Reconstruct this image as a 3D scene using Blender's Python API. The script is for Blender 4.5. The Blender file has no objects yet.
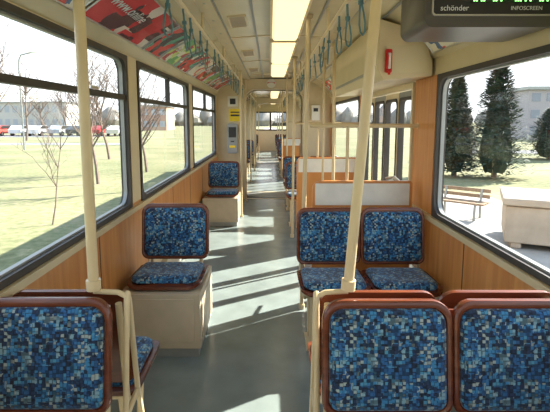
import bpy, math, random
from mathutils import Vector, Matrix
random.seed(7)
S=bpy.context.scene
R=math.radians
# ------------------------------------------------------------ materials
def new(name):
    m=bpy.data.materials.new(name); m.use_nodes=True
    nt=m.node_tree; return m,nt,nt.nodes['Principled BSDF']
def mat(name,col,rough=.5,metal=0,var=.08,scale=8,bump=0,spec=.5):
    m,nt,p=new(name); N=nt.nodes; L=nt.links
    tc=N.new('ShaderNodeTexCoord'); no=N.new('ShaderNodeTexNoise'); no.inputs['Scale'].default_value=scale; no.inputs['Detail'].default_value=4
    L.new(tc.outputs['Object'],no.inputs['Vector'])
    r=N.new('ShaderNodeValToRGB')
    r.color_ramp.elements[0].position=.3; r.color_ramp.elements[1].position=.7
    r.color_ramp.elements[0].color=[c*(1-var) for c in col]+[1]; r.color_ramp.elements[1].color=[min(1,c*(1+var)) for c in col]+[1]
    L.new(no.outputs['Fac'],r.inputs['Fac']); L.new(r.outputs['Color'],p.inputs['Base Color'])
    p.inputs['Roughness'].default_value=rough; p.inputs['Metallic'].default_value=metal
    p.inputs['Specular IOR Level'].default_value=spec
    if bump:
        b=N.new('ShaderNodeBump'); b.inputs['Strength'].default_value=bump; b.inputs['Distance'].default_value=.01
        L.new(no.outputs['Fac'],b.inputs['Height']); L.new(b.outputs['Normal'],p.inputs['Normal'])
    return m
def wood(name,c1,c2,rough=.4,stretch=(3,3,40)):
    m,nt,p=new(name); N=nt.nodes; L=nt.links
    tc=N.new('ShaderNodeTexCoord'); mp=N.new('ShaderNodeMapping'); mp.inputs['Scale'].default_value=stretch
    no=N.new('ShaderNodeTexNoise'); no.inputs['Scale'].default_value=1.5; no.inputs['Detail'].default_value=6; no.inputs['Distortion'].default_value=.6
    r=N.new('ShaderNodeValToRGB'); r.color_ramp.elements[0].position=.3; r.color_ramp.elements[1].position=.7
    r.color_ramp.elements[0].color=(*c1,1); r.color_ramp.elements[1].color=(*c2,1)
    L.new(tc.outputs['Object'],mp.inputs['Vector']); L.new(mp.outputs['Vector'],no.inputs['Vector']); L.new(no.outputs['Fac'],r.inputs['Fac']); L.new(r.outputs['Color'],p.inputs['Base Color'])
    p.inputs['Roughness'].default_value=rough
    return m
def cloth(name):
    m,nt,p=new(name); N=nt.nodes; L=nt.links
    tc=N.new('ShaderNodeTexCoord'); 
    def vor(scale,rnd):
        v=N.new('ShaderNodeTexVoronoi'); v.distance='CHEBYCHEV'; v.inputs['Scale'].default_value=scale; v.inputs['Randomness'].default_value=rnd
        L.new(tc.outputs['Object'],v.inputs['Vector']); return v
    v1=vor(88,.5); v2=vor(50,.7)
    def ramp(v,cols):
        sp=N.new('ShaderNodeSeparateColor'); L.new(v.outputs['Color'],sp.inputs['Color'])
        r=N.new('ShaderNodeValToRGB'); r.color_ramp.interpolation='CONSTANT'; e=r.color_ramp.elements
        e[0].position=0; e[0].color=(*cols[0][1],1); e[1].position=cols[1][0]; e[1].color=(*cols[1][1],1)
        for q,c in cols[2:]:
            x=e.new(q); x.color=(*c,1)
        L.new(sp.outputs[0],r.inputs['Fac']); return r
    r1=ramp(v1,[(0,(.012,.028,.07)),(.22,(.018,.08,.21)),(.46,(.03,.16,.35)),(.68,(.07,.27,.43)),(.83,(.32,.39,.38))])
    r2=ramp(v2,[(0,(.014,.035,.09)),(.3,(.02,.11,.28)),(.58,(.04,.21,.42)),(.82,(.20,.36,.44))])
    sp=N.new('ShaderNodeSeparateColor'); L.new(v2.outputs['Color'],sp.inputs['Color'])
    g=N.new('ShaderNodeMath'); g.operation='GREATER_THAN'; g.inputs[1].default_value=.58; L.new(sp.outputs[1],g.inputs[0])
    mx=N.new('ShaderNodeMix'); mx.data_type='RGBA'; L.new(g.outputs[0],mx.inputs[0]); L.new(r1.outputs[0],mx.inputs[6]); L.new(r2.outputs[0],mx.inputs[7])
    d=N.new('ShaderNodeMapRange'); d.inputs[1].default_value=.38; d.inputs[2].default_value=.5; d.inputs[3].default_value=1; d.inputs[4].default_value=.3
    L.new(v1.outputs['Distance'],d.inputs[0])
    mu=N.new('ShaderNodeMix'); mu.data_type='RGBA'; mu.blend_type='MULTIPLY'; mu.inputs[0].default_value=1
    L.new(mx.outputs[2],mu.inputs[6]); L.new(d.outputs[0],mu.inputs[7])
    L.new(mu.outputs[2],p.inputs['Base Color']); p.inputs['Roughness'].default_value=.8; p.inputs['Specular IOR Level'].default_value=.3
    p.inputs['Sheen Weight'].default_value=.3
    return m
def emis(name,col,st):
    m,nt,p=new(name); p.inputs['Base Color'].default_value=(*col,1); p.inputs['Emission Color'].default_value=(*col,1); p.inputs['Emission Strength'].default_value=st
    return m
def glass(name,tint=(.96,.975,.965)):
    m=bpy.data.materials.new(name); m.use_nodes=True; nt=m.node_tree; nt.nodes.clear(); N=nt.nodes; L=nt.links
    o=N.new('ShaderNodeOutputMaterial'); t=N.new('ShaderNodeBsdfTransparent'); t.inputs[0].default_value=(*tint,1)
    g=N.new('ShaderNodeBsdfGlossy'); g.inputs['Roughness'].default_value=.03
    f=N.new('ShaderNodeLayerWeight'); f.inputs['Blend'].default_value=.5
    pw=N.new('ShaderNodeMath'); pw.operation='POWER'; pw.inputs[1].default_value=5; L.new(f.outputs['Facing'],pw.inputs[0])
    ma=N.new('ShaderNodeMath'); ma.operation='MULTIPLY_ADD'; ma.inputs[1].default_value=.6; ma.inputs[2].default_value=.03; L.new(pw.outputs[0],ma.inputs[0])
    mx=N.new('ShaderNodeMixShader'); L.new(ma.outputs[0],mx.inputs[0]); L.new(t.outputs[0],mx.inputs[1]); L.new(g.outputs[0],mx.inputs[2]); L.new(mx.outputs[0],o.inputs[0])
    return m
def poster(name,cols,scale):
    m,nt,p=new(name); N=nt.nodes; L=nt.links
    tc=N.new('ShaderNodeTexCoord'); v=N.new('ShaderNodeTexVoronoi'); v.inputs['Scale'].default_value=scale; v.distance='CHEBYCHEV'; v.inputs['Randomness'].default_value=.8
    L.new(tc.outputs['Object'],v.inputs['Vector']); sp=N.new('ShaderNodeSeparateColor'); L.new(v.outputs['Color'],sp.inputs['Color'])
    r=N.new('ShaderNodeValToRGB'); r.color_ramp.interpolation='CONSTANT'; e=r.color_ramp.elements
    e[0].color=(*cols[0],1); e[1].position=.5; e[1].color=(*cols[1],1)
    for i,c in enumerate(cols[2:]):
        x=e.new(.66+.12*i); x.color=(*c,1)
    L.new(sp.outputs[0],r.inputs['Fac']); L.new(r.outputs[0],p.inputs['Base Color']); p.inputs['Roughness'].default_value=.25
    return m
CREAM=mat('cream_paint',(.66,.55,.35),.34,var=.04)
CEIL=mat('ceiling_laminate',(.66,.57,.37),.2,var=.06,scale=3)
BEIGE=mat('beige_tube',(.62,.50,.30),.28,var=.05)
BOXM=mat('beige_metal',(.48,.40,.29),.45,var=.07)
RUB=mat('black_rubber',(.045,.038,.032),.5,var=.2)
GREYM=mat('grey_metal',(.30,.31,.30),.4,.3)
ALU=mat('aluminium',(.6,.6,.58),.3,.9)
DARK=mat('dark_plastic',(.018,.018,.02),.35)
HOUS=mat('display_housing',(.075,.07,.062),.35)
FLOOR=mat('floor_vinyl',(.195,.235,.228),.22,var=.14,scale=5,bump=.05)
WPANEL=wood('wood_laminate',(.50,.185,.045),(.66,.30,.09),.34,(3,14,1.2))
WSEAT=wood('seat_plywood',(.08,.019,.009),(.19,.053,.024),.24,(2,12,12))
CLOTH=cloth('blue_upholstery')
GL=glass('window_glass')
LIGHT=emis('light_diffuser',(1,.84,.48),.8)
RED=mat('red_plastic',(.6,.02,.02),.35)
YEL=mat('yellow_sign',(.85,.62,.02),.5)
WHT=mat('white_plastic',(.75,.73,.66),.45)
STRAP=mat('teal_strap',(.08,.18,.22),.5,var=.15,scale=30)
BEL=mat('bellows_rubber',(.06,.06,.062),.6)
GREEN=emis('led_green',(.3,1,.25),1.5)
TXT=mat('print_white',(.7,.72,.7),.5)
# ------------------------------------------------------------ builder
class B:
    def __init__(s): s.v=[];s.f=[];s.m=[];s.mats=[]
    def mi(s,m):
        if m not in s.mats: s.mats.append(m)
        return s.mats.index(m)
    def add(s,vs,fs,m):
        o=len(s.v); s.v+= [tuple(x) for x in vs]; k=s.mi(m)
        for f in fs: s.f.append([i+o for i in f]); s.m.append(k)
    def box(s,a,b,m):
        x0,y0,z0=a;x1,y1,z1=b
        s.add([(x0,y0,z0),(x1,y0,z0),(x1,y1,z0),(x0,y1,z0),(x0,y0,z1),(x1,y0,z1),(x1,y1,z1),(x0,y1,z1)],
          [(0,3,2,1),(4,5,6,7),(0,1,5,4),(1,2,6,5),(2,3,7,6),(3,0,4,7)],m)
    def tube(s,pts,r,m,n=12,r2=None):
        P=[Vector(p) for p in pts]; vs=[];fs=[];k=len(P)
        d0=(P[1]-P[0]).normalized(); up=Vector((0,0,1)) if abs(d0.z)<.9 else Vector((1,0,0))
        a=d0.cross(up).normalized()
        for i,p in enumerate(P):
            if i==0: d=d0
            elif i==k-1: d=(P[i]-P[i-1]).normalized()
            else: d=((P[i]-P[i-1]).normalized()+(P[i+1]-P[i]).normalized()).normalized()
            a=(a-d*a.dot(d)).normalized(); b=d.cross(a)
            rr_=r if r2 is None else r+(r2-r)*i/(k-1)
            for j in range(n):
                t=2*math.pi*j/n; vs.append(p+a*math.cos(t)*rr_+b*math.sin(t)*rr_)
        for i in range(k-1):
            for j in range(n):
                j2=(j+1)%n; fs.append((i*n+j,i*n+j2,(i+1)*n+j2,(i+1)*n+j))
        fs.append(tuple(range(n))[::-1]); fs.append(tuple((k-1)*n+j for j in range(n)))
        s.add(vs,fs,m)
    def ring(s,O,I,w0,w1,mp,m):
        n=len(O); vs=[mp(u,v,w0) for u,v in O]+[mp(u,v,w0) for u,v in I]+[mp(u,v,w1) for u,v in O]+[mp(u,v,w1) for u,v in I]
        fs=[]
        for i in range(n):
            j=(i+1)%n
            fs+=[(i,j,n+j,n+i),(2*n+i,3*n+i,3*n+j,2*n+j),(n+i,n+j,3*n+j,3*n+i),(i,2*n+i,2*n+j,j)]
        s.add(vs,fs,m)
    def plate(s,O,w0,w1,mp,m):
        n=len(O); vs=[mp(u,v,w0) for u,v in O]+[mp(u,v,w1) for u,v in O]
        s.add(vs,[tuple(range(n))[::-1],tuple(range(n,2*n))]+[(i,(i+1)%n,n+(i+1)%n,n+i) for i in range(n)],m)
    def loft(s,rings,m,cap=True):
        n=len(rings[0]); vs=[p for r in rings for p in r]; fs=[]
        for k in range(len(rings)-1):
            for i in range(n):
                j=(i+1)%n; fs.append((k*n+i,k*n+j,(k+1)*n+j,(k+1)*n+i))
        if cap: fs.append(tuple(range(n))[::-1]); fs.append(tuple((len(rings)-1)*n+i for i in range(n)))
        s.add(vs,fs,m)
    def mesh(s,name):
        me=bpy.data.meshes.new(name); me.from_pydata(s.v,[],s.f)
        for m in s.mats: me.materials.append(m)
        for p,k in zip(me.polygons,s.m): p.material_index=k; p.use_smooth=True
        me.update()
        import bmesh
        bm=bmesh.new(); bm.from_mesh(me); bmesh.ops.recalc_face_normals(bm,faces=bm.faces); bm.to_mesh(me); bm.free()
        me.set_sharp_from_angle(angle=R(38))
        return me
    def build(s,name,loc=(0,0,0),parent=None,bevel=0,rot=(0,0,0)):
        o=obj(name,s.mesh(name),loc,parent,rot)
        if bevel:
            b=o.modifiers.new('bevel','BEVEL'); b.width=bevel; b.segments=2; b.limit_method='ANGLE'; b.angle_limit=R(50)
        return o
def obj(name,data,loc=(0,0,0),parent=None,rot=(0,0,0)):
    o=bpy.data.objects.new(name,data); S.collection.objects.link(o); o.location=loc; o.rotation_euler=rot
    if parent: o.parent=parent
    return o
def rr(u0,u1,v0,v1,rad,n=7):
    if not isinstance(rad,(list,tuple)): rad=[rad]*4
    out=[]
    for (cu,cv,su,sv,a0),r in zip([(u0,v0,1,1,180),(u1,v0,-1,1,270),(u1,v1,-1,-1,0),(u0,v1,1,-1,90)],rad):
        r=max(r,1e-4)
        for i in range(n+1):
            a=R(a0+90*i/n); out.append((cu+su*r+r*math.cos(a),cv+sv*r+r*math.sin(a)))
    return out
XL,XR=-.95,1.08
# ------------------------------------------------------------ seats
cache={}
def seat_meshes(w):
    if w in cache: return cache[w]
    def arch(P,w,h,k): return [(u,v-(k*(2*u/w)**2 if v>0 else 0)) for u,v in P]
    h=.385
    b=B(); mp=lambda u,v,q:(u,-q-.05*(2*u/w)**2*0.35,v)
    O=arch(rr(-w/2,w/2,-h/2,h/2,[.05,.05,.06,.06]),w,h,.008)
    I=arch(rr(-w/2+.022,w/2-.022,-h/2+.022,h/2-.028,[.035,.035,.045,.045]),w,h,.008)
    b.plate(O,-.008,.006,mp,WSEAT)
    sh=lambda P,k:[(u*(1-k),v*(1-k)) for u,v in P]
    b.loft([[mp(u,v,.004) for u,v in O],[mp(u,v,.013) for u,v in sh(O,.012)],[mp(u,v,.017) for u,v in sh(O,.045)],[mp(u,v,.015) for u,v in sh(I,-.02)],[mp(u,v,.005) for u,v in I]],WSEAT,cap=False)
    back=b.mesh('backrest_shell')
    b=B(); b.loft([[mp(u,v,.003) for u,v in I],[mp(u,v,.018) for u,v in sh(I,.01)],[mp(u,v,.026) for u,v in sh(I,.05)],[mp(u,v,.032) for u,v in sh(I,.16)],[mp(u,v,.035) for u,v in sh(I,.5)]],CLOTH)
    bp=b.mesh('backrest_pad')
    d=.40; b=B()
    O2=rr(-w/2,w/2,-d/2,d/2,[.08,.08,.04,.04]); I2=rr(-w/2+.025,w/2-.025,-d/2+.03,d/2-.03,[.06,.06,.03,.03])
    def sag(u,v,q):
        t=max(0,(-v-.12)/.08); return (u,v,q-.022*t*t)
    b.plate(O2,-.014,.004,sag,WSEAT)
    sc=B(); sc.loft([[sag(u,v,.003) for u,v in I2],[sag(u,v,.020) for u,v in sh(I2,.01)],[sag(u,v,.030) for u,v in sh(I2,.06)],[sag(u,v,.035) for u,v in sh(I2,.2)],[sag(u,v,.032) for u,v in sh(I2,.55)]],CLOTH)
    r=(back,bp,b.mesh('seat_shell'),sc.mesh('seat_pad')); cache[w]=r; return r
def seat(name,loc,units,w=.41,away=False,legs='frame',zoff=0):
    e=obj(name,None,loc,rot=(0,0,math.pi if away else 0)); e.empty_display_size=.1
    ms=seat_meshes(w)
    for x in units:
        for k,(nm,me) in enumerate(zip(['backrest_shell','backrest_pad','seat_shell','seat_pad'],ms)):
            if k<2: obj(nm,me,(x,.225,.650+zoff),e,(R(-8),0,0))
            else: obj(nm,me,(x,-.005,.425+zoff),e,(R(-2),0,0))
    W=(max(units)-min(units))/2+w/2; c=(max(units)+min(units))/2
    if len(units)>1:
        b=B(); b.box((c-.03,.235,.50+zoff),(c+.03,.245,.80+zoff),WSEAT); b.build('centre_joint',parent=e,rot=(R(-2),0,0))
    b=B()
    if legs=='frame':
        for sx in (-1,1):
            x=c+sx*(W-.03)
            b.tube([(x,-.17,.40+zoff),(x,-.15,.375+zoff),(x,.18,.375+zoff),(x,.215,.40+zoff),(x,.262,.80+zoff)],.012,BEIGE)
        for y in (-.12,.14): b.tube([(c-W+.03,y,.37+zoff),(c+W-.03,y,.37+zoff)],.014,BEIGE)
        for x in (c-W+.08,c+W-.08):
            b.tube([(x,-.12,.37+zoff),(x,-.05,0.012)],.014,BEIGE); b.tube([(x,.14,.37+zoff),(x,.09,0.012)],.014,BEIGE)
            b.box((x-.03,-.09,0),(x+.03,.13,.012),BEIGE)
        b.build('frame',parent=e)
    else:
        b.box((c-W-.015,-.25,.06),(c+W+.005,.27,.385+zoff),BOXM); b.box((c-W+.01,-.235,0),(c+W-.01,.26,.06),GREYM)
        b.box((c-W+.03,-.256,.10),(c+W-.03,-.25,.36+zoff),BOXM)
        b.box((c+W+.005,-.19,.10),(c+W+.01,.2,.34+zoff),BOXM)
        b.build('heater_cabinet',parent=e,bevel=.005)
        b=B()
        for sx in (-1,1):
            xx=c+sx*(W-.06)
            b.tube([(xx,.18,.385+zoff),(xx,.225,.42+zoff),(xx,.262,.78+zoff)],.013,BEIGE)
        b.build('back_bracket',parent=e)
    return e
D=[-.206,.206]; D2=[-.214,.214]
seat('single_seat',(-.735,1.12,0),[0],.43)
seat('single_seat',(-.715,1.70,0),[0],.43,away=True,zoff=-.016)
seat('double_seat',(.598,1.12,-.0),D2,.426,zoff=-.006)
seat('double_seat',(.598,1.70,0),D2,.426,away=True,zoff=-.018)
seat('single_seat',(-.65,2.68,0),[0],.46,legs='box',zoff=.012)
seat('double_seat',(.605,2.60,0),D2,.426)
seat('single_seat',(-.66,5.9,0),[0],.45,legs='box')
seat('double_seat',(.62,5.75,0),D)
seat('double_seat',(.62,6.75,0),D)
for y in (9.3,10.4,11.5,12.6,15.3,16.4,17.5): seat('single_seat',(-.70,y,0),[0],.42)
for y in (11.2,12.3,13.2,15.6,16.7,17.8): seat('double_seat',(.62,y,0),D)
# ------------------------------------------------------------ shell
def spans(y0,y1,cuts):
    out=[];c=y0
    for a,b in sorted(cuts):
        if a>c: out.append((c,a))
        c=b
    if c<y1: out.append((c,y1))
    return out
wn=[0];dn=[0]
def window(xi,o,y0,y1,z0,z1,div=None):
    wn[0]+=1; b=B(); mp=lambda u,v,w:(xi+o*w,u,v)
    b.ring(rr(y0,y1,z0,z1,.002),rr(y0+.032,y1-.032,z0+.03,z1-.03,.09),-.010,.05,mp,RUB)
    b.ring(rr(y0+.030,y1-.030,z0+.028,z1-.028,.09),rr(y0+.042,y1-.042,z0+.04,z1-.04,.08),.012,.035,mp,GREYM)
    if div:
        b.box((min(xi+o*.0,xi+o*.04),y0+.03,div-.016),(max(xi+o*.0,xi+o*.04),y1-.03,div+.016),RUB)
        ym=y0+(y1-y0)*.52
        if y0>3: b.box((min(xi+o*.0,xi+o*.04),ym-.014,div+.016),(max(xi+o*.0,xi+o*.04),ym+.014,z1-.03),RUB)
        b.box((xi-.004,y1-.6,div+.018),(xi+.008,y1-.5,div+.033),ALU)
    x=xi+o*.025
    b.add([(x,y0+.035,z0+.032),(x,y1-.035,z0+.032),(x,y1-.035,z1-.032),(x,y0+.035,z1-.032)],[(0,1,2,3)],GL)
    b.build('window_%d'%wn[0])
def door(xi,o,y0,y1):
    dn[0]+=1; b=B(); n=4; L=(y1-y0)/n; mp=lambda u,v,w:(xi+o*w,u,v)
    b.ring(rr(y0,y1,-.34,1.70,.002),rr(y0+.03,y1-.03,-.32,1.66,.01),-.02,.06,mp,CREAM)
    for i in range(n):
        a=y0+.03+i*(L-.015); c=a+L-.02
        b.ring(rr(a,c,-.31,1.65,.02),rr(a+.03,c-.03,.12,1.60,.05),.01,.045,mp,CREAM if i%2 else GREYM)
        b.ring(rr(a+.025,c-.025,.115,1.605,.05),rr(a+.04,c-.04,.14,1.58,.045),.002,.05,mp,RUB)
        x=xi+o*.028
        b.add([(x,a+.035,.13),(x,c-.035,.13),(x,c-.035,1.59),(x,a+.035,1.59)],[(0,1,2,3)],GL)
    b.tube([(xi-o*.03,y0+.05,.9),(xi-o*.05,y0+.3,.95),(xi-o*.03,y0+.6,.9)],.013,ALU)
    b.build('door_%d'%dn[0])
def wall(name,xi,o,y0,y1,wins,doors,z0,z1,top,div):
    b=B()
    def bx(ya,yb,za,zb,m,w0=0,w1=.06):
        xa,xb=sorted((xi+o*w0,xi+o*w1)); b.box((xa,ya,za),(xb,yb,zb),m)
    for a,c in spans(y0,y1,doors):
        bx(a,c,-.1,z0,CREAM)
        bx(a,c,.34,z0-.035,WPANEL,-.012,-.001)
        bx(a,c,z0-.035,z0-.003,BEIGE,-.028,-.0005)
        bx(a,c,.30,.34,ALU,-.016,-.0005)
        bx(a,c,.02,.20,BOXM,-.05,-.0005)
        yy=a+.9
        while yy<c-.2: bx(yy-.004,yy+.004,.34,z0-.035,RUB,-.014,-.0125); yy+=.9
    for a,c in spans(y0,y1,wins+doors):
        bx(a,c,z0,z1,WPANEL); bx(a+.02,c-.02,z0+.02,z1,CREAM if o<0 else WPANEL,-.006,-.0005)
    bx(y0,y1,z1,top,CREAM)
    b.build(name)
    for a,c in wins: window(xi,o,a,c,z0,z1,div)
    for a,c in doors: door(xi,o,a,c)
def body(k,y0,y1,lw,rw,rd):
    wall('wall_left',XL,-1,y0,y1,lw,[],.83,1.84,1.95,1.57)
    wall('wall_right',XR,1,y0,y1,rw,rd,.79,1.71,1.9,None)
body(0,-2.2,7.7,[(-2.0,.38),(.56,2.90),(3.12,5.06),(5.3,7.5)],[(-2.0,.3),(.52,2.80),(5.25,7.5)],[(3.24,4.98)])
body(1,8.5,14.0,[(8.7,10.7),(10.95,13.8)],[(10.9,13.8)],[(8.9,10.5)])
body(2,14.8,20.0,[(15,17.2),(17.4,19.8)],[(17.2,19.8)],[(15.0,16.6)])
b=B()
wells=[(3.24,4.98),(8.9,10.5),(15.0,16.6)]
b.box((-1.01,-2.2,-.1),(.66,20,0),FLOOR)
for a,c in spans(-2.2,20,wells): b.box((.66,a,-.1),(1.14,c,0),FLOOR)
for a,c in wells:
    b.box((.66,a,-.42),(1.14,c,-.34),FLOOR); b.box((.645,a,-.42),(.66,c,-.1),GREYM)
    b.box((.63,a,0),(.665,c,.004),ALU)
b.build('floor')
prof=[(-1.0,1.83),(-.95,1.85),(-.90,1.93),(-.80,2.00),(-.62,2.085),(-.38,2.135),(-.1,2.155),(.12,2.16),(.35,2.155),(.6,2.13),(.8,2.07),(.97,1.96),(1.05,1.85),(1.12,1.78)]
b=B(); ys=[-2.2,20.0]; t=.03
vs=[(x,y,z) for y in ys for x,z in prof]+[(x,y,z+t) for y in ys for x,z in prof]; n=len(prof); fs=[]
for i in range(n-1): fs+=[(i,i+1,n+i+1,n+i),(2*n+i,3*n+i,3*n+i+1,2*n+i+1)]
b.add(vs,fs,CEIL); b.build('ceiling')
def pz(x):
    for (a,za),(c,zc) in zip(prof,prof[1:]):
        if a<=x<=c: return za+(zc-za)*(x-a)/(c-a)
b=B()
for y in [-.8,.7,2.31,3.88,5.42,7.0,9.2,10.7,12.2,13.7,15.5,17,18.5]:
    for (a,za),(c,zc) in zip(prof[2:-2],prof[3:-1]):
        b.add([(a,y,za-.006),(c,y,zc-.006),(c,y+.035,zc-.006),(a,y+.035,za-.006),(a,y,za),(c,y,zc),(c,y+.035,zc),(a,y+.035,za)],[(0,1,2,3),(0,1,5,4),(3,2,6,7)],BEIGE)
b.build('trim_1')
b=B()
for x in (-.66,-.12,.36,.74):
    b.box((x-.008,-2.1,pz(x)-.010),(x+.008,7.6,pz(x)-.0015),GREYM)
for x in (-.40,.52):
    b.box((x-.05,-2.1,pz(x)-.012),(x+.05,7.6,pz(x)+.004),CREAM)
    for q in (-.056,.056): b.box((x+q-.003,-2.1,pz(x)-.009),(x+q+.003,7.6,pz(x)+.004),GREYM)
    y=-1.8
    while y<7.4:
        b.tube([(x,y,pz(x)-.011),(x,y,pz(x)-.016)],.008,ALU,8); y+=.45
b.build('trim_2')
for y in (1.5,3.1,4.6,6.2):
    b=B(); b.ring(rr(-.30,-.17,y,y+.34,.01),rr(-.29,-.18,y+.01,y+.33,.008),-.012,0,lambda u,v,w:(u,v,pz(u)+w),BEIGE)
    for i in range(11): b.box((-.29,y+.02+i*.028,pz(-.25)-.010),(-.18,y+.034+i*.028,pz(-.25)-.001),BOXM)
    b.build('ventilation_grille')
b=B(); mp=lambda u,v,w:(u,20.0+w,v)
b.ring(rr(-1.0,1.13,-.1,2.2,.01),rr(-.75,.88,.95,1.8,.1),0,.06,mp,CREAM)
b.ring(rr(-.76,.89,.94,1.81,.1),rr(-.7,.83,1.0,1.75,.1),-.01,.05,mp,RUB)
b.box((-.02,19.99,1.0),(.06,20.03,1.75),RUB); b.build('wall_front')
b=B(); mp=lambda u,v,w:(u,-2.2-w,v)
b.ring(rr(-1.0,1.13,-.1,2.2,.01),rr(-.75,.88,.85,1.8,.1),0,.06,mp,CREAM); b.build('wall_back')
def portal(y,yb):
    b=B(); mp=lambda u,v,w:(u,y+w,v)
    b.ring(rr(XL+.001,XR-.001,.002,2.14,[0,0,.3,.3]),rr(-.47,.60,.001,1.98,[0,0,.22,.22]),0,.07,mp,CREAM)
    b.ring(rr(-.475,.605,.0015,1.985,[0,0,.22,.22]),rr(-.45,.58,.003,1.96,[0,0,.2,.2]),-.015,.08,mp,BEIGE)
    b.build('articulation_portal')
    b=B(); k=8; L=(yb-y-.16)/k
    for i in range(k):
        q=.03 if i%2 else .0
        mp=lambda u,v,w:(u,y+.082+i*L+w,v)
        b.ring(rr(-.74,.87,.003,2.12,[0,0,.28,.28]),rr(-.56-q,.69+q,.004,2.04+q,[0,0,.25,.25]),0,L*.98,mp,BEL)
    b.build('gangway_bellows')
    b=B(); mp=lambda u,v,w:(u,yb+w,v)
    b.ring(rr(XL+.001,XR-.001,.002,2.14,[0,0,.3,.3]),rr(-.47,.60,.001,1.98,[0,0,.22,.22]),-.07,0,mp,CREAM); b.build('articulation_portal')
    b=B(); ym=(y+yb)/2
    b.plate([(.065+.5*math.cos(2*math.pi*i/40),ym+.31*math.sin(2*math.pi*i/40)) for i in range(40)],.001,.008,lambda u,v,w:(u,v,w),GREYM); b.build('turntable_plate')
portal(7.7,8.5); portal(14.0,14.8)
# ------------------------------------------------------------ ceiling lights
for i,(a,c) in enumerate([(-.75,.65),(.85,2.25),(2.4,3.8),(3.97,5.35),(5.5,6.9),(9.3,10.6),(10.8,12.1),(12.3,13.6),(15.6,16.9),(17.1,18.4)]):
    b=B(); b.box((0,a,2.115),(.25,c,2.152),CREAM)
    b.loft([[ (.018,a+.03,2.113),(.232,a+.03,2.113),(.232,c-.03,2.113),(.018,c-.03,2.113)],[(.035,a+.05,2.088),(.215,a+.05,2.088),(.215,c-.05,2.088),(.035,c-.05,2.088)]],LIGHT)
    b.box((.1,a-.12,2.125),(.15,a-.05,2.15),DARK)
    b.build('ceiling_light')
# ------------------------------------------------------------ handrails & straps
def rail(x,z,y0,y1,name='grab_rail'):
    b=B(); b.tube([(x,y0,pz(x)-.01),(x,y0,z+.04),(x,y0+.04,z),(x,y1-.04,z),(x,y1,z+.04),(x,y1,pz(x)-.01)],.014,BEIGE)
    y=y0+1.2
    while y<y1-.3:
        b.tube([(x,y,z),(x,y,pz(x)-.01)],.010,BEIGE,8); y+=1.3
    b.build(name)
def strap(x,y,z):
    b=B(); L=.17; c=math.cos(1.2); s=math.sin(1.2)
    path=[(-.006,-.0),(-.016,.012),(0,.021),(.016,.012),(.006,-.0),(.006,-L*.45),(.03,-L*.75),(.042,-L),(.03,-L-.035),(0,-L-.045),(-.03,-L-.035),(-.042,-L),(-.03,-L*.75),(-.006,-L*.45),(-.006,0)]
    b.tube([(u*.55*s,u*c,v) for u,v in path],.0045,STRAP,6)
    b.tube([(0,0,-L*.42),(0,0,-L*.52)],.012,STRAP,8)
    b.build('hand_strap',(x,y,z),rot=(R(random.uniform(-6,6)),R(random.uniform(-5,5)),random.uniform(-.6,.6)+0.9))
for x,z in ((-.44,1.99),(.38,2.0)):
    rail(x,z,.4,7.5); rail(x,z,8.8,13.8); rail(x,z,15,19.5)
    for y in [1.95,2.25,2.5,2.8,3.1,3.45,3.8,4.15,4.5,4.9,5.3,5.7,6.1,6.6,7.1,9.4,10.2,11,11.8,12.6]: strap(x,y+random.uniform(-.06,.06),z)
def pole(p,q,r=.0175):
    b=B(); b.tube([p,q],r,BEIGE,16)
    d=(Vector(q)-Vector(p)).normalized(); P=Vector(p); Q=Vector(q)
    b.tube([P,P+d*.035],r+.007,BEIGE,16); b.tube([Q-d*.03,Q],r+.014,BEIGE,16)
    b.build('grab_pole')
pole((-.60,1.405,.848),(-.60,1.405,pz(-.6)-.002))
pole((.265,1.405,.848),(.36,1.405,pz(.36)-.002))
pole((.24,3.12,.0),(.27,3.12,pz(.27)-.002),.016)
pole((.27,5.12,.0),(.29,5.12,pz(.29)-.002),.016)
pole((.62,5.02,0),(.62,5.02,pz(.62)-.002),.014)
pole((.62,4.13,0),(.60,4.13,pz(.60)-.002),.015)
pole((-.42,6.25,0),(-.42,6.25,pz(-.42)-.002),.016)
pole((-.42,7.45,0),(-.42,7.45,pz(-.42)-.002),.016)
pole((.28,7.15,0),(.28,7.15,pz(.28)-.002),.016)
for y in (10.7,13.6,17.2): pole((.3,y,0),(.3,y,pz(.3)-.002),.016)
for y in (9.85,12.05,16.8): pole((-.44,y,0),(-.44,y,pz(-.44)-.002),.016)
for x in (-.487,.158):
    b=B(); b.tube([(x,1.28,.015),(x,1.34,.40),(x,1.395,.80),(x,1.400,.822),(x,1.41,.832),(x,1.42,.80),(x,1.475,.44),(x,1.60,.015)],.010,BEIGE)
    xs=1 if x>0 else -1
    b.tube([(x,1.405,.822),(x+xs*.03,1.405,.838),(-.60 if x<0 else .265,1.405,.842)],.009,BEIGE)
    b.tube([(x,1.345,.42),(x,1.475,.44)],.01,BEIGE); b.box((x-.02,1.25,0),(x+.02,1.63,.012),BEIGE)
    b.build('seat_support_frame')
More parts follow.
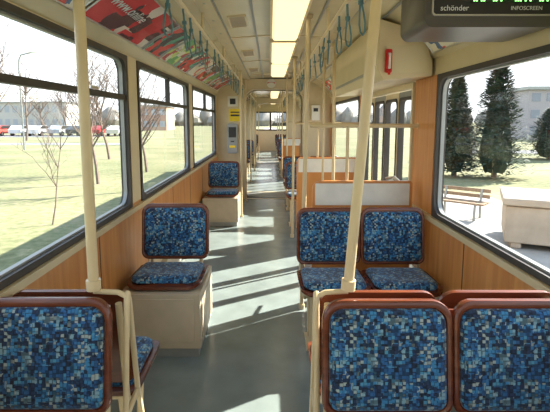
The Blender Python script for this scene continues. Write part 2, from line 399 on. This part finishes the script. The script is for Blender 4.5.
def partition(y,x0,x1,rail_z=1.38):
    b=B(); mp=lambda u,v,w:(u,y+w,v)
    b.box((x0,y-.012,.12),(x1,y+.012,.80),WPANEL)
    b.ring(rr(x0-.02,x1,.10,.98,[.02,.02,.02,.06]),rr(x0,x1-.02,.12,.962,.005),-.016,.016,mp,WPANEL)
    b.box((x0,y-.014,.80),(x1-.01,y+.014,.962),WHT)
    b.tube([(x0+.05,y,.0),(x0+.05,y,.12)],.015,BEIGE); b.tube([(x1-.1,y,.0),(x1-.1,y,.12)],.015,BEIGE)
    b.build('door_partition')
    b=B(); b.tube([(x0-.04,y+.02,rail_z),(x1+.03,y+.02,rail_z)],.015,BEIGE); 
    b.tube([((x0+x1)/2-.12,y+.02,rail_z),((x0+x1)/2-.12,y+.02,.97)],.012,BEIGE); b.tube([(x1+.028,y+.02,rail_z),(XR,y+.02,rail_z)],.022,BEIGE)
    b.build('partition_handrail')
partition(3.12,.33,1.04); partition(5.14,.34,1.04); partition(8.75,.62,1.04); partition(10.6,.34,1.04)
def doorbox(y0,y1):
    e=obj('door_mechanism_cover',None)
    b=B(); P=[(.74,1.68),(XR-.022,1.705),(XR-.022,1.8),(1.02,1.90),(.96,1.955),(.84,2.03),(.70,2.07),(.70,1.75)]
    b.plate(P,y0,y1,lambda u,v,w:(u,w,v),CREAM)
    b.build('housing',parent=e,bevel=.008)
    b=B(); b.plate(rr(.75,1.02,1.725,1.90,[.01,.01,.05,.01]),-.004,0,lambda u,v,w:(u,y0+w-.001,v),CEIL)
    b.box((.70-.008,y0+.1,1.74),(.70-.001,y1-.1,1.76),GREYM)
    b.build('access_panel',parent=e)
doorbox(2.86,5.0); doorbox(8.8,10.5)
b=B(); b.plate(rr(-.022,.022,-.075,.075,.01),-.012,0,lambda u,v,w:(u,w,v),RED)
b.tube([(-.012,-.02,.05),(-.012,-.035,.03),(-.012,-.035,-.03),(-.012,-.02,-.05)],.006,RED,8)
b.plate(rr(-.01,.014,-.05,.05,.005),-.018,-.012,lambda u,v,w:(u,w,v),WHT)
b.tube([(.0,-.012,-.06),(.0,-.03,-.062),(.0,-.03,-.09)],.009,RED,8)
b.build('emergency_handle',(.765,2.852,1.80))
e=obj('information_display',None,(.84,1.66,1.765))
b=B(); P=rr(-.27,.23,0,.26,[.03,.03,.02,.02])
b.loft([[(u*.97,-.0,v) for u,v in P],[(u,.02,v) for u,v in P],[(u,.28,v) for u,v in P],[(u*.95,.31,v*.96) for u,v in P]],HOUS)
b.build('housing',parent=e)
b=B(); b.plate(rr(-.235,.21,.045,.235,.012),-.006,0,lambda u,v,w:(u,w,v),DARK); b.ring(rr(-.24,.215,.04,.24,.014),rr(-.235,.21,.045,.235,.012),-.008,0,lambda u,v,w:(u,w,v),ALU)
b.plate(rr(-.10,.19,.085,.20,.004),-.009,-.006,lambda u,v,w:(u,w,v),mat('screen_glass',(.01,.03,.015),.1)); b.build('screen_bezel',parent=e)
b=B()
random.seed(3)
for i in range(31):
    for j in range(8):
        if random.random()<.5: x=-.09+i*.009; z=.09+j*.009; b.box((x,-.011,z),(x+.006,-.009,z+.006),GREEN)
b.build('led_matrix',parent=e)
def text(s,size,loc,par,m,rot=(R(90),0,0)):
    c=bpy.data.curves.new('t','FONT'); c.body=s; c.size=size; c.extrude=.0005
    o=bpy.data.objects.new('label',c); S.collection.objects.link(o); o.parent=par; o.location=loc; o.rotation_euler=rot; c.materials.append(m)
text('schönder',.028,(-.21,-.008,.058),e,TXT); text('INFOSCREEN',.020,(.05,-.008,.060),e,TXT)
b=B(); b.box((-.15,.1,.26),(-.12,.2,.345),GREYM); b.box((.0,.1,.26),(.03,.2,.30),GREYM); b.build('ceiling_bracket',parent=e)
b=B(); b.plate(rr(-.09,.09,-.26,.26,.03),-.14,0,lambda u,v,w:(u,w,v),GREYM); b.plate(rr(-.065,.065,.02,.20,.01),-.146,-.14,lambda u,v,w:(u,w,v),DARK); b.box((-.05,-.15,-.16),(.05,-.14,-.12),YEL); b.box((-.03,-.15,-.06),(.03,-.14,-.04),DARK)
b.build('ticket_validator',(-.66,7.699,1.10))
b=B(); b.plate(rr(-.11,.11,-.11,.11,.01),-.004,0,lambda u,v,w:(u,w,v),YEL); b.box((-.08,-.006,-.02),(.08,-.004,.01),DARK); b.box((-.08,-.006,.04),(.08,-.004,.06),DARK); b.build('yellow_notice',(-.62,7.699,1.51))
b=B(); b.plate(rr(-.09,.09,-.09,.09,.01),-.004,0,lambda u,v,w:(u,w,v),WHT); b.box((-.05,-.006,-.05),(.05,-.004,.05),DARK); b.build('white_notice',(-.66,7.699,1.75))
b=B(); b.plate(rr(-.07,.07,-.13,.13,.01),-.1,0,lambda u,v,w:(u,w,v),WHT); b.box((-.04,-.104,.02),(.04,-.1,.08),DARK); b.build('waste_bin',(.80,7.699,1.55))
b=B(); b.tube([(-.06,0,0),(-.06,-.05,.01),(.06,-.05,.01),(.06,0,0)],.008,RED,8); b.plate([(.08*math.cos(i*math.pi/8),.08*math.sin(i*math.pi/8)) for i in range(16)],-.006,0,lambda u,v,w:(u,w,v),WHT); b.build('round_notice',(.02,7.684,2.06))
PM=[poster('poster_red',[(.62,.03,.03),(.55,.02,.02),(.75,.65,.55),(.10,.02,.02)],7),
    poster('poster_mixed',[(.65,.05,.04),(.85,.8,.7),(.1,.35,.25),(.05,.05,.06)],12),
    poster('poster_green',[(.15,.38,.12),(.6,.7,.2),(.8,.75,.6),(.4,.05,.05)],12),
    poster('poster_white',[(.8,.76,.65),(.7,.1,.08),(.1,.18,.35),(.7,.65,.45)],14)]
def cove_poster(side,y0,y1,m,txt=None):
    if side<0: P=[(-.892,1.918),(-.796,1.986),(-.622,2.068)]
    else: P=[(1.035,1.845),(.955,1.945),(.85,2.03)]
    b=B()
    for (a,za),(c,zc) in zip(P,P[1:]):
        b.add([(a,y0,za),(c,y0,zc),(c,y1,zc),(a,y1,za)],[(0,1,2,3)],m)
    for y in (y0,y1):
        b.tube([(a,y,z-.002) for a,z in P],.005,ALU,6)
    for a,z in (P[0],P[-1]): b.tube([(a,y0,z-.002),(a,y1,z-.002)],.005,ALU,6)
    o=b.build('advertising_poster')
    if txt and side<0:
        x,z=-.775,1.994; t=math.atan2(.082,.174)
        col0=Vector((0,1,0)); col1=Vector((math.cos(t),0,math.sin(t))); col2=col0.cross(col1)
        M=Matrix((col0,col1,col2)).transposed()
        text(txt,.10,Vector((x,y0+.06,z))-Vector((-math.sin(t),0,math.cos(t)))*.005,o,TXT,M.to_euler())
ya=1.0
for i,(L,k,tx) in enumerate([(1.1,3,None),(1.0,0,'www.online'),(.45,1,None),(.5,2,'BUS'),(.6,1,None),(.5,3,None),(.6,0,'INFO'),(.5,2,None),(.6,1,None),(.5,0,None)]):
    cove_poster(-1,ya,ya+L-.04,PM[k],tx); ya+=L
ya=8.7
for k in (0,1,3,2,0,1): cove_poster(-1,ya,ya+.8,PM[k]); ya+=.85
cove_poster(1,2.1,2.8,PM[3]); cove_poster(1,5.2,6.1,PM[3]); cove_poster(1,6.2,7.2,PM[1])
# ------------------------------------------------------------ exterior
GZ=-.75
def ground_mat():
    m,nt,p=new('grass'); N=nt.nodes;L=nt.links
    tc=N.new('ShaderNodeTexCoord'); a=N.new('ShaderNodeTexNoise'); a.inputs['Scale'].default_value=.25; a.inputs['Detail'].default_value=8
    c=N.new('ShaderNodeTexNoise'); c.inputs['Scale'].default_value=6; c.inputs['Detail'].default_value=6
    L.new(tc.outputs['Object'],a.inputs['Vector']); L.new(tc.outputs['Object'],c.inputs['Vector'])
    r=N.new('ShaderNodeValToRGB'); e=r.color_ramp.elements; e[0].position=.38; e[0].color=(.105,.115,.045,1); e[1].position=.64; e[1].color=(.27,.225,.135,1); x=e.new(.5); x.color=(.175,.18,.08,1)
    ad=N.new('ShaderNodeMath'); ad.operation='ADD'; mu=N.new('ShaderNodeMath'); mu.operation='MULTIPLY'; mu.inputs[1].default_value=.5
    L.new(a.outputs['Fac'],mu.inputs[0]); m2=N.new('ShaderNodeMath'); m2.operation='MULTIPLY'; m2.inputs[1].default_value=.5; L.new(c.outputs['Fac'],m2.inputs[0])
    L.new(mu.outputs[0],ad.inputs[0]); L.new(m2.outputs[0],ad.inputs[1]); L.new(ad.outputs[0],r.inputs['Fac']); L.new(r.outputs[0],p.inputs['Base Color']); p.inputs['Roughness'].default_value=1
    return m
b=B(); b.add([(-260,-120,0),(260,-120,0),(260,400,0),(-260,400,0)],[(0,1,2,3)],ground_mat()); b.build('ground',(0,0,GZ))
PAVE=mat('concrete_paving',(.33,.31,.28),.9,var=.16,scale=1.5); ASPH=mat('asphalt',(.20,.20,.21),.9,var=.1,scale=2)
b=B(); b.box((1.7,-20,0),(6.2,12.5,.02),PAVE)
b.build('pavement',(0,0,GZ))
b=B(); b.box((-1.6,-40,0),(1.6,120,.015),mat('ballast',(.3,.28,.26),.95,var=.3,scale=20)); b.build('track_bed',(0,0,GZ))
b=B(); b.box((-70,38,0),(-12,41,.015),ASPH); b.box((-90,55,0),(-22,64,.014),ASPH); b.box((13,28,0),(60,31,.015),ASPH); b.build('road',(0,0,GZ))
BARK=mat('bark',(.17,.125,.10),.9,var=.2); 
def bare_tree(name,loc,h,seed,spread=.55,levels=4,r0=None):
    random.seed(seed); b=B()
    def br(p,d,L,r,k):
        pts=[p]; q=Vector(p); dd=Vector(d)
        for i in range(4):
            dd=(dd+Vector((random.uniform(-.16,.16),random.uniform(-.16,.16),random.uniform(0,.12)))).normalized(); q=q+dd*L/4; pts.append(q.copy())
        b.tube(pts,r,BARK,5 if k<2 else 3,r2=r*.4)
        if k<levels:
            for j in range(4 if k else 7):
                i=random.choice((1,2,3,4)) if k else random.choice((2,3,4)); a=random.uniform(0,6.28)
                s=Vector((math.cos(a),math.sin(a),random.uniform(.2,1.0)))
                nd=(dd*.5+s*spread*1.3).normalized(); br(pts[i],nd,L*random.uniform(.45,.68),r*.5,k+1)
    br(Vector((0,0,0)),Vector((0,0,1)),h*.55,r0 or h*.014,0)
    return b.build(name,loc)
bare_tree('bare_tree',(-5.9,14.6,GZ),4.6,1); bare_tree('bare_tree',(-4.55,8.8,GZ),2.9,2,levels=4,r0=.018)
bare_tree('bare_tree',(-14,22,GZ),6.5,3); bare_tree('bare_tree',(-9,24,GZ),6,4); bare_tree('bare_tree',(-24,33,GZ),8,5)
bare_tree('bare_tree',(-4.0,13.0,GZ),4.2,8,levels=3); bare_tree('bare_tree',(-5.2,18.0,GZ),4.8,18,levels=4)
bare_tree('bare_tree',(-26,46,GZ),9,6,levels=3); bare_tree('bare_tree',(-40,70,GZ),9,9,levels=3); bare_tree('bare_tree',(-14,46,GZ),9,10,levels=3)
bare_tree('bare_tree',(-7.0,16.5,GZ),4.0,51); bare_tree('bare_tree',(-19,27,GZ),6.5,52); bare_tree('bare_tree',(-17,24,GZ),6,53)
for i in range(7): bare_tree('bare_tree',(-30-i*6.5,74+(i%3)*4,GZ),8.5,30+i,levels=3,r0=.2)
bare_tree('bare_tree',(19,22,GZ),6,11,levels=3)
NEED=mat('needles',(.035,.062,.04),.8,var=.5,scale=2)
def conifer(loc,h,rad,seed):
    random.seed(seed); b=B(); b.tube([(0,0,0),(0,0,h*.9)],.1,BARK,6)
    b.loft([[(rad*.6*k*math.cos(a*.785),rad*.6*k*math.sin(a*.785),z*h) for a in range(8)] for z,k in ((.05,.6),(.2,1),(.6,.62),(.97,.03))],NEED)
    for i in range(5600):
        t=random.random()**.8; z=h*(.04+.96*t); a=random.uniform(0,6.28); 
        lump=1+.16*math.sin(3*a+z*4+seed)+.12*math.sin(5*a-z*7)
        rr_=rad*lump*(min(1,(1-t)**.65*1.1+.04))*random.uniform(.6,1.08)
        c=Vector((rr_*math.cos(a),rr_*math.sin(a),z)); o=Vector((math.cos(a),math.sin(a),random.uniform(-.3,.8))).normalized(); s=Vector((-math.sin(a),math.cos(a),0)); L=random.uniform(.1,.28)
        b.add([c-s*L*.3,c+s*L*.3,c+o*L+Vector((0,0,-.03))],[(0,1,2)],NEED)
    b.build('conifer_tree',loc)
conifer((7.15,16.6,GZ),3.8,.70,1); conifer((8.55,16.3,GZ),4.2,1.02,2); conifer((10.6,24,GZ),2.6,.9,3); conifer((15.6,24,GZ),2.8,1.2,4)
CONC=mat('concrete',(.38,.31,.24),.85,var=.12,scale=4,bump=.2)
b=B(); b.box((0,0,.10),(1.5,1.3,.72),CONC); b.box((-.06,-.06,.74),(1.56,1.36,.86),CONC); b.box((.04,.04,.70),(1.46,1.26,.76),CONC)
for x in (.1,.7,1.25): b.box((x,.03,0),(x+.16,1.27,.12),CONC)
b.build('concrete_block',(3.97,7.1,GZ+.02),bevel=.02,rot=(0,0,R(-26)))
SL=wood('bench_slats',(.20,.13,.08),(.32,.22,.14),.6,(20,3,3))
b=B()
for i in range(3): b.box((0,-.2+i*.14,.34),(1.1,-.09+i*.14,.38),SL)
for i in range(2): b.box((0,.24+i*.03,.44+i*.12),(1.1,.27+i*.03,.52+i*.12),SL)
for x in (.15,.92):
    b.tube([(x,-.2,0),(x,-.18,.33),(x,.2,.33),(x,.27,.64)],.028,GREYM,8); b.tube([(x,.2,.33),(x,.22,0)],.028,GREYM,8)
b.build('park_bench',(3.82,9.8,GZ+.023),rot=(0,0,R(-42)))
def car(loc,rot,col,i):
    m=mat('car_paint_%d'%i,col,.25,.2); b=B()
    P=[(-2.1,.35),(2.1,.35),(2.15,.75),(1.9,.88),(1.0,.98),(.35,1.42),(-1.2,1.45),(-1.9,1.0),(-2.15,.9)]
    b.loft([[(u,-.8,v) for u,v in P],[(u,-.86,(v-.35)*.97+.36) for u,v in P],[(u,.86,(v-.35)*.97+.36) for u,v in P],[(u,.8,v) for u,v in P]],m)
    Wn=[(.85,1.0),(.3,1.36),(-1.15,1.38),(-1.65,1.02)]
    for s in (-1,1): b.plate(Wn,.862*s,.87*s,lambda u,v,w:(u,w,v),DARK)
    for x in (-1.3,1.35):
        for s in (-1,1): b.tube([(x,s*.68,.32),(x,s*.9,.32)],.32,DARK,14); b.tube([(x,s*.9,.32),(x,s*.91,.32)],.18,ALU,10)
    b.build('parked_car',loc,rot=(0,0,rot))
cc=[(.6,.6,.6),(.5,.05,.05),(.7,.7,.72),(.1,.12,.2),(.55,.55,.5),(.4,.42,.45),(.65,.1,.08),(.75,.75,.75),(.05,.05,.06),(.6,.62,.65)]
for i in range(19): car((-70+i*2.7,60.5+(i%2)*.5,GZ+.016),R(88+i%5),cc[(i*3)%10],i)
def building(name,x0,x1,y0,y1,h,m,nx,nf,glassm=DARK,roof=None):
    b=B(); b.box((x0,y0,0),(x1,y1,h),m); b.box((x0-.3,y0-.3,h),(x1+.3,y1+.3,h+.35),roof or GREYM)
    fh=h/nf; L=(x1-x0)/nx
    for i in range(nx):
        for j in range(nf):
            b.box((x0+L*(i+.2),y0-.04,fh*(j+.3)),(x0+L*(i+.8),y0+.02,fh*(j+.8)),glassm)
    b.build(name,(0,0,GZ))
HG=mat('hall_glass',(.35,.38,.42),.3)
building('exhibition_hall',-130,-74,110,140,9,mat('hall_wall',(.6,.62,.64),.7),18,2,HG,WHT)
building('brick_building',-29,-22,92,100,5,mat('brick',(.42,.26,.2),.8),4,2,HG)
building('office_building',-62,-46,98,108,6,mat('office_wall',(.5,.48,.45),.8),9,2,HG)
building('apartment_building',28.5,48,48,56,5.5,mat('panel_wall',(.36,.33,.34),.8),12,3,mat('apt_glass',(.22,.24,.28),.3))
def lamp(loc,h,s):
    b=B(); b.tube([(0,0,0),(0,0,h*.9),(s*.2,0,h*.97),(s*1.1,0,h)],.06,GREYM,8); b.box((s*1.1-.3,-.12,h-.06),(s*1.1+.3,.12,h+.05),WHT); b.build('street_lamp',loc)
lamp((-18,31.5,GZ),7,1); lamp((-34,50,GZ),8,1); lamp((-9.5,31,GZ),7,-1); lamp((14,40,GZ),8,-1)
FAR=mat('distant_woods',(.22,.21,.19),1,var=.3,scale=.3)
b=B(); random.seed(5)
for k in range(70):
    x=-150+k*4.6; h=random.uniform(4,8); r=random.uniform(2.5,4.5); y=165+random.uniform(-8,8)
    b.loft([[(x+r*q*math.cos(a*.785),y+r*q*math.sin(a*.785),z*h) for a in range(8)] for z,q in ((0,.7),(.3,1),(.7,.8),(1,.15))],FAR)
b.build('distant_tree_line',(0,0,GZ))
# ------------------------------------------------------------ light
w=bpy.data.worlds.new('World'); S.world=w; w.use_nodes=True; nt=w.node_tree; bg=nt.nodes['Background']
tc=nt.nodes.new('ShaderNodeTexCoord'); sx=nt.nodes.new('ShaderNodeSeparateXYZ'); r=nt.nodes.new('ShaderNodeValToRGB')
nt.links.new(tc.outputs['Generated'],sx.inputs[0]); nt.links.new(sx.outputs['Z'],r.inputs['Fac']); nt.links.new(r.outputs[0],bg.inputs[0])
e=r.color_ramp.elements; e[0].position=0; e[0].color=(.95,.98,1,1); e[1].position=.8; e[1].color=(.4,.6,.9,1); x=e.new(.3); x.color=(.78,.89,1,1)
bg.inputs[1].default_value=1.6
sun=bpy.data.lights.new('sun','SUN'); sun.energy=15; sun.angle=R(.5); sun.color=(1,.94,.83)
so=obj('sun',sun,(20,15,20)); el=R(34.5); az=R(31)
dirv=Vector((math.cos(el)*math.cos(az),math.cos(el)*math.sin(az),math.sin(el)))
so.rotation_euler=dirv.to_track_quat('Z','Y').to_euler()
# ------------------------------------------------------------ camera
c=bpy.data.cameras.new('cam'); co=obj('camera',c,(0,0,1.42),rot=(R(83),0,0)); c.sensor_width=36; c.lens=430/550*36; c.shift_y=-.06; c.shift_x=.009; c.clip_start=.05; c.clip_end=1000
S.camera=co
S.view_settings.view_transform='Standard'
S.view_settings.exposure=.55
